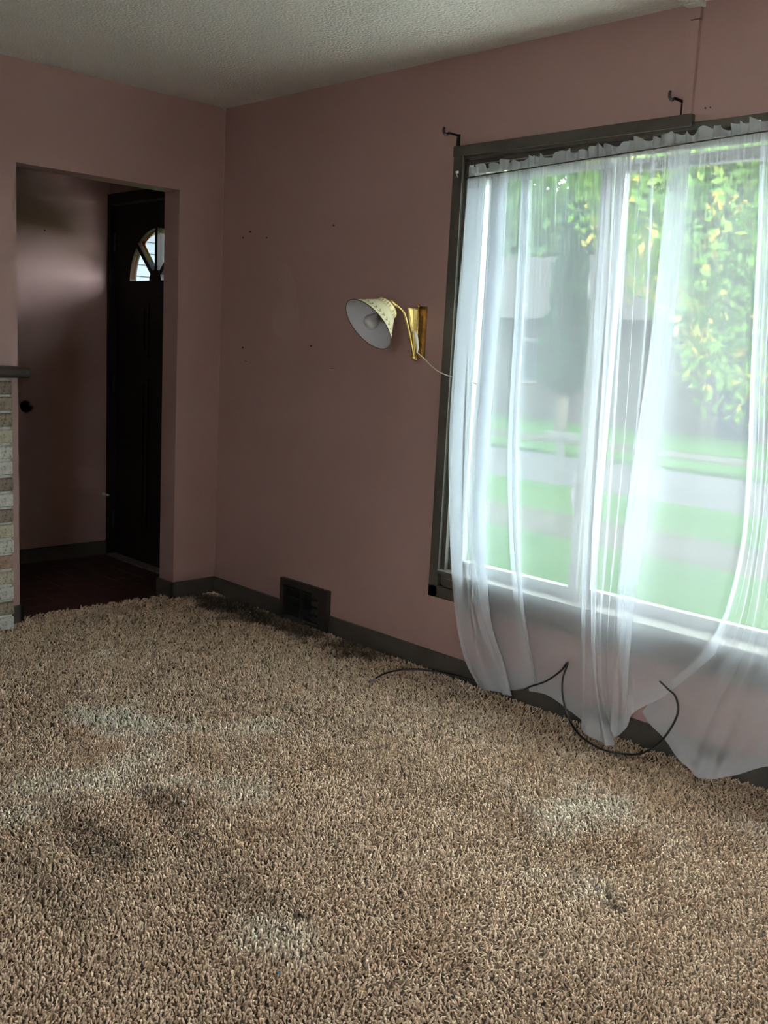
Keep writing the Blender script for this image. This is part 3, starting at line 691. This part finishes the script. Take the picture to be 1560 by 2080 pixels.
# ------------------------------------------------------------------ carpet pile: real tufts with a wandering nap
def vnoise(x, y, s, seed):
    r_ = np.random.default_rng(seed); T_ = r_.random((64, 64))
    X, Y = x*s, y*s; xi, yi = np.floor(X).astype(int), np.floor(Y).astype(int); fx, fy = X-xi, Y-yi
    fx = fx*fx*(3-2*fx); fy = fy*fy*(3-2*fy)
    g_ = lambda a, b: T_[a % 64, b % 64]
    return (g_(xi, yi)*(1-fx)+g_(xi+1, yi)*fx)*(1-fy)+(g_(xi, yi+1)*(1-fx)+g_(xi+1, yi+1)*fx)*fy
def pile():
    out = []
    for (x0, x1, y0, y1, sp) in ((-.085, 5.4, -3.6, -.012, .0079),):
        nx, ny = int((x1-x0)/sp), int((y1-y0)/sp)
        gx, gy = np.meshgrid(np.arange(nx), np.arange(ny), indexing='ij')
        x = (x0+(gx+.5*(gy % 2)+rng.uniform(-.42, .42, gx.shape))*sp).ravel(); y = (y0+(gy+rng.uniform(-.42, .42, gx.shape))*sp).ravel()
        out.append(np.stack([x, y], 1))
    P = np.concatenate(out)
    x, y = P[:, 0], P[:, 1]
    edge = -.075+.012*np.sin(y*31)+.010*np.sin(y*83+1)+rng.uniform(-.006, .006, len(x))
    ok = (x > .014) | ((x > edge) & (y > OY0+.014) & (y < OY1-.014))
    ok &= ~((x < FD+.006) & (y < FY1+.004))
    # keep what the photograph and a step to either side can see
    dx, dy = x-CAM[0], y-CAM[1]; fw = dx*cd[0]+dy*cd[1]; sdw = dx*cr[0]+dy*cr[1]
    ok &= (fw > .9) & (np.abs(sdw) < .62*fw+.55)
    dist = np.hypot(dx, dy)
    ok &= ~((dist > 3.3) & (rng.random(len(x)) < .25))
    P = P[ok]; x, y = P[:, 0], P[:, 1]; n = len(x)
    ang = 2*PI*1.3*vnoise(x+3, y+9, 1.9, 1)+1.6*vnoise(x+1, y+2, 7, 2)+rng.normal(0, 1.9, n)
    lean = .0024+.0042*vnoise(x+5, y+5, 3.1, 3)+np.abs(rng.normal(0, .0032, n))
    hgt_ = .0092+.0035*vnoise(x, y+7, 5, 4)+rng.normal(0, .0024, n)
    hgt_ = np.clip(hgt_, .006, .022)
    rad = rng.uniform(.0026, .0042, n); ph = rng.uniform(0, 2*PI, n)
    lx, ly = lean*np.cos(ang), lean*np.sin(ang)
    V = np.zeros((n, 7, 3))
    for k in range(3):
        a = ph+2*PI*k/3
        V[:, k, 0] = x+.75*rad*np.cos(a); V[:, k, 1] = y+.75*rad*np.sin(a); V[:, k, 2] = .0005
        a = a+.9
        V[:, 3+k, 0] = x+lx*.65+rad*np.cos(a); V[:, 3+k, 1] = y+ly*.65+rad*np.sin(a); V[:, 3+k, 2] = .0005+hgt_*.72
    V[:, 6, 0] = x+lx*1.25; V[:, 6, 1] = y+ly*1.25; V[:, 6, 2] = .0005+hgt_
    tri = []
    for k in range(3):
        k2 = (k+1) % 3; tri += [(k, k2, 3+k2), (k, 3+k2, 3+k), (3+k, 3+k2, 6)]
    tri = np.array(tri); F = (np.arange(n)[:, None, None]*7+tri[None]).reshape(-1, 3)
    me = bpy.data.meshes.new('carpet')
    me.vertices.add(n*7); me.vertices.foreach_set('co', V.ravel().astype(np.float32))
    nf = len(F); me.loops.add(nf*3); me.loops.foreach_set('vertex_index', F.ravel().astype(np.int32))
    me.polygons.add(nf); me.polygons.foreach_set('loop_start', np.arange(0, nf*3, 3, dtype=np.int32)); me.polygons.foreach_set('loop_total', np.full(nf, 3, dtype=np.int32))
    me.update(calc_edges=True); me.validate()
    me.polygons.foreach_set('use_smooth', np.ones(nf, dtype=bool))
    def fbm(s_, sd): return .55*vnoise(x+4, y+8, s_, sd)+.28*vnoise(x+2, y+6, s_*2.1, sd+1)+.17*vnoise(x+1, y+9, s_*4.3, sd+2)
    t = (.75*rng.random(n)+.25*vnoise(x, y, 45, 77))[:, None]
    c = np.array((.52, .362, .247))*(1-t)+np.array((.98, .755, .575))*t
    def over(w, col):
        nonlocal c
        w = np.clip(w, 0, 1)[:, None]; c = c*(1-w)+np.array(col)*w*(.6+.8*t)
    over((fbm(1.1, 31)-.52)*1.6, (.46, .33, .23))
    over((fbm(3.0, 41)-.58)*3.0, (.95, .84, .70))
    over((fbm(4.0, 61)-.56)*2.6, (.62, .42, .29))
    def stain(cx, cy, rx, ry, amt, col):
        d_ = np.hypot((x-cx)/rx, (y-cy)/ry)+1.5*(fbm(9, int(cx*97) % 50+50)-.5)
        over(amt*np.clip((1.15-d_)/.6, 0, 1), col)
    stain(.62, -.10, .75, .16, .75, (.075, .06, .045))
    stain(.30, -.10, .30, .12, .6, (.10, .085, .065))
    for (px, py, rx, ry, amt, col) in ((330, 1630, .16, .06, .5, (.20, .155, .12)), (180, 1690, .22, .10, .5, (.20, .155, .12)), (90, 1790, .20, .07, .4, (.22, .17, .13)), (360, 1680, .10, .04, .4, (.2, .155, .12)), (480, 1800, .3, .08, .25, (.25, .19, .15)),
                                       (610, 1860, .020, .016, .75, (.035, .04, .045)), (1245, 1838, .030, .016, .6, (.09, .08, .065)), (1230, 1810, .04, .02, .35, (.2, .19, .17)), (830, 1830, .022, .012, .35, (.3, .27, .25))):
        q_ = atZ(px, py, .012); stain(q_[0], q_[1], rx, ry, amt, col)
    ca = me.color_attributes.new('yarn', 'FLOAT_COLOR', 'POINT')
    ca.data.foreach_set('color', np.repeat(np.concatenate([np.clip(c, 0, 1), np.ones((n, 1))], 1), 7, axis=0).ravel().astype(np.float32))
    o = link('carpet', me, MT['carpet']); o['kind'] = 'stuff'; tag(o, 'worn beige cut pile wall to wall carpet with dark soiling', 'carpet')
    print('tufts', n, 'tris', nf)
pile()

# litter on the carpet
def scrap(name, px, py, sc, mat, label, cat, seed):
    p = atZ(px, py, .016); b = bmesh.new(); bmesh.ops.create_icosphere(b, subdivisions=1, radius=1)
    r_ = random.Random(seed)
    for v in b.verts: v.co = Vector((v.co.x*sc[0], v.co.y*sc[1], v.co.z*sc[2]))*r_.uniform(.7, 1.25)
    o = MB().add(b).build(name, mat); o.location = p; tag(o, label, cat)
scrap('paper_scrap', 373, 1627, (.009, .006, .002), MT['lint'], 'tiny white scrap lying on the carpet left of centre', 'scrap', 1)
scrap('dirt_crumb', 812, 1812, (.006, .005, .005), MT['crumb'], 'small black crumb on the carpet near the middle', 'crumb', 2)
scrap('blue_scrap', 566, 1975, (.005, .004, .003), MT['blue'], 'tiny blue scrap on the carpet close to the bottom edge', 'scrap', 3)
scrap('lint_ball', 610, 1858, (.006, .004, .003), MT['crumb'], 'dark lint clump pressed into the carpet', 'lint', 4)

# ------------------------------------------------------------------ outdoors
GZ = -.55
DARKC0 = simple('grey_trim', (.045, .047, .05), .7, var=.1, spec=0)
def grass_mat(name, a, b_, c_):
    a, b_, c_ = (tuple(v*OUTDOOR for v in q) for q in (a, b_, c_))
    m, nt, b = new_mat(name); co = coords(nt); n = noise(nt, co, 1.1, 6, .65); n2 = noise(nt, co, 25, 4, .7)
    c = ramp(nt, n.outputs['Fac'], [(.3, a), (.55, b_), (.75, c_)]); c = mixc(nt, n2.outputs['Fac'], c, tuple(x*.6 for x in a)); 
    nt.links.new(c, b.inputs['Base Color']); b.inputs['Roughness'].default_value = .9; b.inputs['Specular IOR Level'].default_value = 0; bump(nt, b, n2.outputs['Fac'], .7, .05); return m
GR = grass_mat('lawn_grass', (.030, .090, .018), (.048, .118, .024), (.092, .104, .050))
CON = simple('concrete', (.060, .058, .045), .9, spec=0, var=.12, vscale=3, bstr=.2)
ASP = simple('asphalt', (.060, .060, .061), .9, spec=0, var=.1, vscale=4, bstr=.3)
def ground(name, y0, y1, z, mat, x0=-60, x1=40): return struct(box(name, x0, x1, y0, y1, z-.2, z, mat))
ground('trim_1', 3.0, 5.6, GZ, GR).name = 'ground_lawn'
ground('trim_0', .15, 3.0, GZ, simple('pale_bounce_slab', (.72, .70, .65), .9, var=.1, vscale=3), 1.3, 12).name = 'ground_front_bounce'  # unseen pale slab added to bounce skylight up to the ceiling
ground('trim_8', .15, 3.0, GZ-.01, simple('dark_entry_ground', (.06, .055, .05), .9, var=.15, spec=0), -60, 1.3).name = 'ground_entry_dark'  # unseen ground made dark to keep bounced light out of the hall
ground('trim_2', 5.6, 6.9, GZ+.01, CON).name = 'ground_sidewalk'
ground('trim_3', 6.9, 9.3, GZ-.02, GR).name = 'ground_verge'
ground('trim_4', 9.3, 13.6, GZ-.10, ASP).name = 'ground_street'
ground('trim_5', 13.6, 15.2, GZ-.02, GR).name = 'ground_far_verge'
ground('trim_6', 15.2, 16.4, GZ+.0, CON).name = 'ground_far_sidewalk'
ground('trim_7', 16.4, 60, GZ+.02, GR).name = 'ground_far_lawn'
struct(box('ground_back_bounce', -15, 20, -30, RY-.15, GZ-.2, GZ, simple('pale_bounce_back', (.70, .68, .63), .9, var=.1)))  # unseen ground added, kept pale to bounce light onto the ceiling
# eave over the front of this house
EV = MB(); EV.box(-3.5, 5.55, .15, .50, 2.36, 2.40); EV.box(-3.5, 5.55, .50, .55, 2.34, 2.50)
struct(EV.build('roof_eave', simple('eave_white', (.55, .55, .52), .7, var=.05)))
po = struct(empty('porch', (-1.2, .8, GZ)))
PW = simple('porch_white', (.2, .2, .195), .7, var=.05, spec=0)
keep(box('porch_roof', -2.75, .30, .55, 1.40, 2.36, 2.42, PW), po); keep(box('porch_beam', -2.75, .30, 1.33, 1.40, 2.30, 2.36, PW), po)
for x_ in (-2.55, .22): keep(MB().box(x_-.045, x_+.045, 1.31, 1.40, GZ, 2.30, .006).box(x_-.06, x_+.06, 1.295, 1.415, GZ, GZ+.10, .005).build('porch_post', PW), po)
# house added on the left to dim the sky seen through the fanlight
nh = empty('added_side_house', (-12, 8, GZ)); tag(nh, 'pale grey blue sided house added to dim the sky behind the fanlight', 'house')
SID = simple('pale_siding', (.085, .095, .10), .8, var=.06, spec=0)
keep(box('house_wall', -18, -11, 3.5, 12, GZ-.1, 3.4, SID), nh)
for k_ in range(20): keep(box('siding_board', -11.0, -10.97, 3.5, 12, GZ+k_*.19, GZ+k_*.19+.17, SID), nh)
keep(box('corner_board', -11.0, -10.95, 6.85, 7.0, GZ, 3.4, DARKC0), nh)
m = MB(); vs = [m.bm.verts.new(p) for p in ((-18.6, 3, 3.35), (-10.5, 3, 3.35), (-10.5, 12.5, 3.35), (-18.6, 12.5, 3.35), (-14.5, 3, 5.4), (-14.5, 12.5, 5.4))]
for f in ((0, 1, 4), (1, 2, 5, 4), (2, 3, 5), (3, 0, 4, 5), (3, 2, 1, 0)): m.bm.faces.new([vs[i] for i in f])
keep(m.build('house_roof', simple('brown_shingle', (.04, .035, .03), .9, var=.2, spec=0)), nh)
# house across the street
hs = empty('neighbour_house', (-9, 22, GZ)); tag(hs, 'pale single storey house across the street with dark garage door', 'house')
WALLC = simple('pale_stucco', (.055, .050, .045), .85, spec=0, var=.08, vscale=2); ROOFC = simple('grey_shingle', (.045, .042, .042), .9, spec=0, var=.25, vscale=10)
DARKC = simple('dark_garage_paint', (.020, .024, .032), .6, spec=0, var=.15); WHC = simple('white_trim', (.13, .13, .12), .6, spec=0, var=.05)
keep(box('house_wall', -26, 0.5, 21, 29, GZ-.1, 2.4, WALLC), hs)
m = MB(); m.bm.faces.ensure_lookup_table()
vs = [m.bm.verts.new(p) for p in ((-27, 20.2, 2.35), (1.5, 20.2, 2.35), (1.5, 29.8, 2.35), (-27, 29.8, 2.35), (-22, 25, 4.6), (-3.5, 25, 4.6))]
for f in ((0, 1, 5, 4), (1, 2, 5), (2, 3, 4, 5), (3, 0, 4), (3, 2, 1, 0)): m.bm.faces.new([vs[i] for i in f])
keep(m.build('house_roof', ROOFC), hs)
gx0 = atY(1462, 830, 21)[0]; gx1 = atY(1546, 830, 21)[0]
gd = keep(box('garage_door', gx0, gx1, 20.93, 21.0, GZ, 1.75, DARKC), hs)
for k in range(4): keep(box('door_panel', gx0+.08, gx1-.08, 20.90, 20.94, GZ+.08+k*.57, GZ+.57+k*.57, DARKC, bev=.02), gd)
for wx in (-14.5, -19.5):
    w_ = keep(box('window', wx, wx+1.8, 20.93, 21.0, .5, 1.8, WHC), hs); keep(box('pane', wx+.1, wx+1.7, 20.91, 20.94, .6, 1.7, DARKC), w_)
# white post with a cross board on the lawn
pp = atZ(1133, 978, GZ); k = empty('lawn_post', tuple(pp)); tag(k, 'pale wooden post with short cross board on the lawn outside', 'post')
hp = (978-878)/FPX*np.dot(pp-C0, cd)
keep(box('post', pp[0]-.045, pp[0]+.045, pp[1]-.045, pp[1]+.045, GZ, GZ+hp, WHC), k); keep(box('cross_board', pp[0]-.28, pp[0]+.28, pp[1]-.03, pp[1]+.03, GZ+hp-.08, GZ+hp, WHC), k)
# trees
def leaf_mat(name, a, b_, yel=0):
    a, b_ = (tuple(v*OUTDOOR for v in q) for q in (a, b_))
    m = bpy.data.materials.new(name); m.use_nodes = True; nt = m.node_tree; nt.nodes.clear()
    out = nt.nodes.new('ShaderNodeOutputMaterial'); df = nt.nodes.new('ShaderNodeBsdfDiffuse'); tl = nt.nodes.new('ShaderNodeBsdfTranslucent'); mx = nt.nodes.new('ShaderNodeMixShader'); mx.inputs[0].default_value = .45
    co = coords(nt); v = nt.nodes.new('ShaderNodeTexVoronoi'); v.inputs['Scale'].default_value = 6; nt.links.new(co, v.inputs['Vector'])
    sp = nt.nodes.new('ShaderNodeSeparateColor'); nt.links.new(v.outputs['Color'], sp.inputs[0])
    c = ramp(nt, sp.outputs[0], [(0, a), (.9-yel, b_), (1, (.36, .26, .06) if yel else b_)])
    nt.links.new(c, df.inputs[0]); nt.links.new(c, tl.inputs[0]); nt.links.new(df.outputs[0], mx.inputs[1]); nt.links.new(tl.outputs[0], mx.inputs[2]); nt.links.new(mx.outputs[0], out.inputs[0]); return m
BARK = simple('grey_bark', (.12, .10, .08), .9, var=.3, vscale=9, bstr=.6)
def tree(name, base, h, trunk_r, blobs, nleaf, size, mat, label, seed, group=None):
    r_ = np.random.default_rng(seed); base = np.array(base, float)
    t = empty(name, tuple(base)); tag(t, label, 'tree', group)
    m = MB(); m.tube([base+np.array((0, 0, -.1)), base+np.array((.04, .03, h*.3)), base+np.array((.0, .08, h*.62)), base+np.array((.1, 0, h*.9))], [trunk_r*1.25, trunk_r, trunk_r*.7, trunk_r*.25], 9)
    for (c, rr_) in blobs:
        c = np.array(c); s0 = base+np.array((0, .05, min(h*.6, max(h*.3, (c[2]-base[2])*.6)))); m.tube([s0, (s0+c)/2+np.array((0, 0, .15)), c], [trunk_r*.4, trunk_r*.25, trunk_r*.1], 6)
    keep(m.build('trunk', BARK, None, True), t)
    tot = sum(rr_[0]*rr_[1]*rr_[2] for _, rr_ in blobs); V = []
    for (c, rr_) in blobs:
        n = int(nleaf*rr_[0]*rr_[1]*rr_[2]/tot); d_ = r_.normal(size=(n, 3)); d_ /= np.linalg.norm(d_, axis=1)[:, None]; q = np.array(c)+d_*np.array(rr_)*(r_.random(n)**.45)[:, None]
        a = r_.normal(size=(n, 3)); a /= np.linalg.norm(a, axis=1)[:, None]; b2 = np.cross(a, r_.normal(size=(n, 3))); b2 /= np.linalg.norm(b2, axis=1)[:, None]
        s2 = (size*r_.uniform(.6, 1.3, n))[:, None]
        V.append(np.stack([q-a*s2, q+b2*s2*.55+a*s2*.1, q+a*s2, q-b2*s2*.55+a*s2*.1], 1))
    V = np.concatenate(V); n = len(V)
    me = bpy.data.meshes.new('foliage'); me.from_pydata(V.reshape(-1, 3).tolist(), [], np.arange(n*4).reshape(n, 4).tolist())
    o = link('foliage', me, mat); keep(o, t); o['kind'] = 'stuff'
L1 = leaf_mat('maple_leaf', (.070, .17, .030), (.19, .34, .065), .06); L2 = leaf_mat('far_leaf', (.05, .11, .035), (.10, .18, .06)); L3 = leaf_mat('conifer_needle', (.025, .060, .034), (.045, .095, .055))
b0 = atZ(1640, 1000, GZ)
# maple whose crown hangs over the right of the window
mp = []
for (px, py, dpt, rr_) in ((1430, 430, 9.5, 1.0), (1520, 560, 9.2, .95), (1560, 330, 9.8, 1.3), (1380, 300, 10.5, 1.1), (1300, 420, 11, .8), (1500, 760, 9.0, .55), (1640, 640, 9.4, 1.1), (1450, 620, 10.4, .7), (1340, 560, 11, .5), (1470, 200, 10, 1.3), (1250, 250, 11, 1.0), (1600, 150, 10, 1.5)):
    v = ray(px, py); mp.append((C0+v*dpt, (rr_, rr_, rr_*.85)))
v = ray(1640, 700); bt = C0+v*9.8
tree('maple_tree', (bt[0], bt[1], GZ), 6.0, .16, mp, 26000, .058, L1, 'bright green maple tree with low hanging leaves outside the right pane', 11)
cn = []
v = ray(1150, 700); ct = C0+v*22
for k in range(9): cn.append(((ct[0], ct[1], .95+k*.55), (.62-.055*k, .62-.055*k, .45)))
tree('conifer', (ct[0], ct[1], GZ), 6, .12, cn, 6500, .12, L3, 'dark green conifer on the lawn seen through the left pane', 12)
TL = ['leafy tree behind the neighbour house, just left of the garage end', 'leafy tree rising behind the middle of the neighbour house roof', 'leafy tree behind the left half of the neighbour house roof', 'leafy tree beyond the right end of the neighbour house', 'leafy tree farthest left beyond the neighbour house']
for i, (x, y, hh, rr_) in enumerate(((-3.0, 33, 9, 4.2), (-11, 32, 10, 4.5), (-20, 34, 10, 5), (4.5, 31, 10, 4.5), (-27.5, 34, 10, 5))):
    tree('yard_tree', (x, y, GZ), hh, .25, [((x, y, hh*.62), (rr_, rr_, hh*.42)), ((x+1.5, y-1, hh*.8), (rr_*.7, rr_*.7, hh*.3)), ((x-1.8, y-.5, hh*.5), (rr_*.7, rr_*.7, hh*.28))], 4800, .34, L2, TL[i], 20+i, 'trees behind the neighbour house')
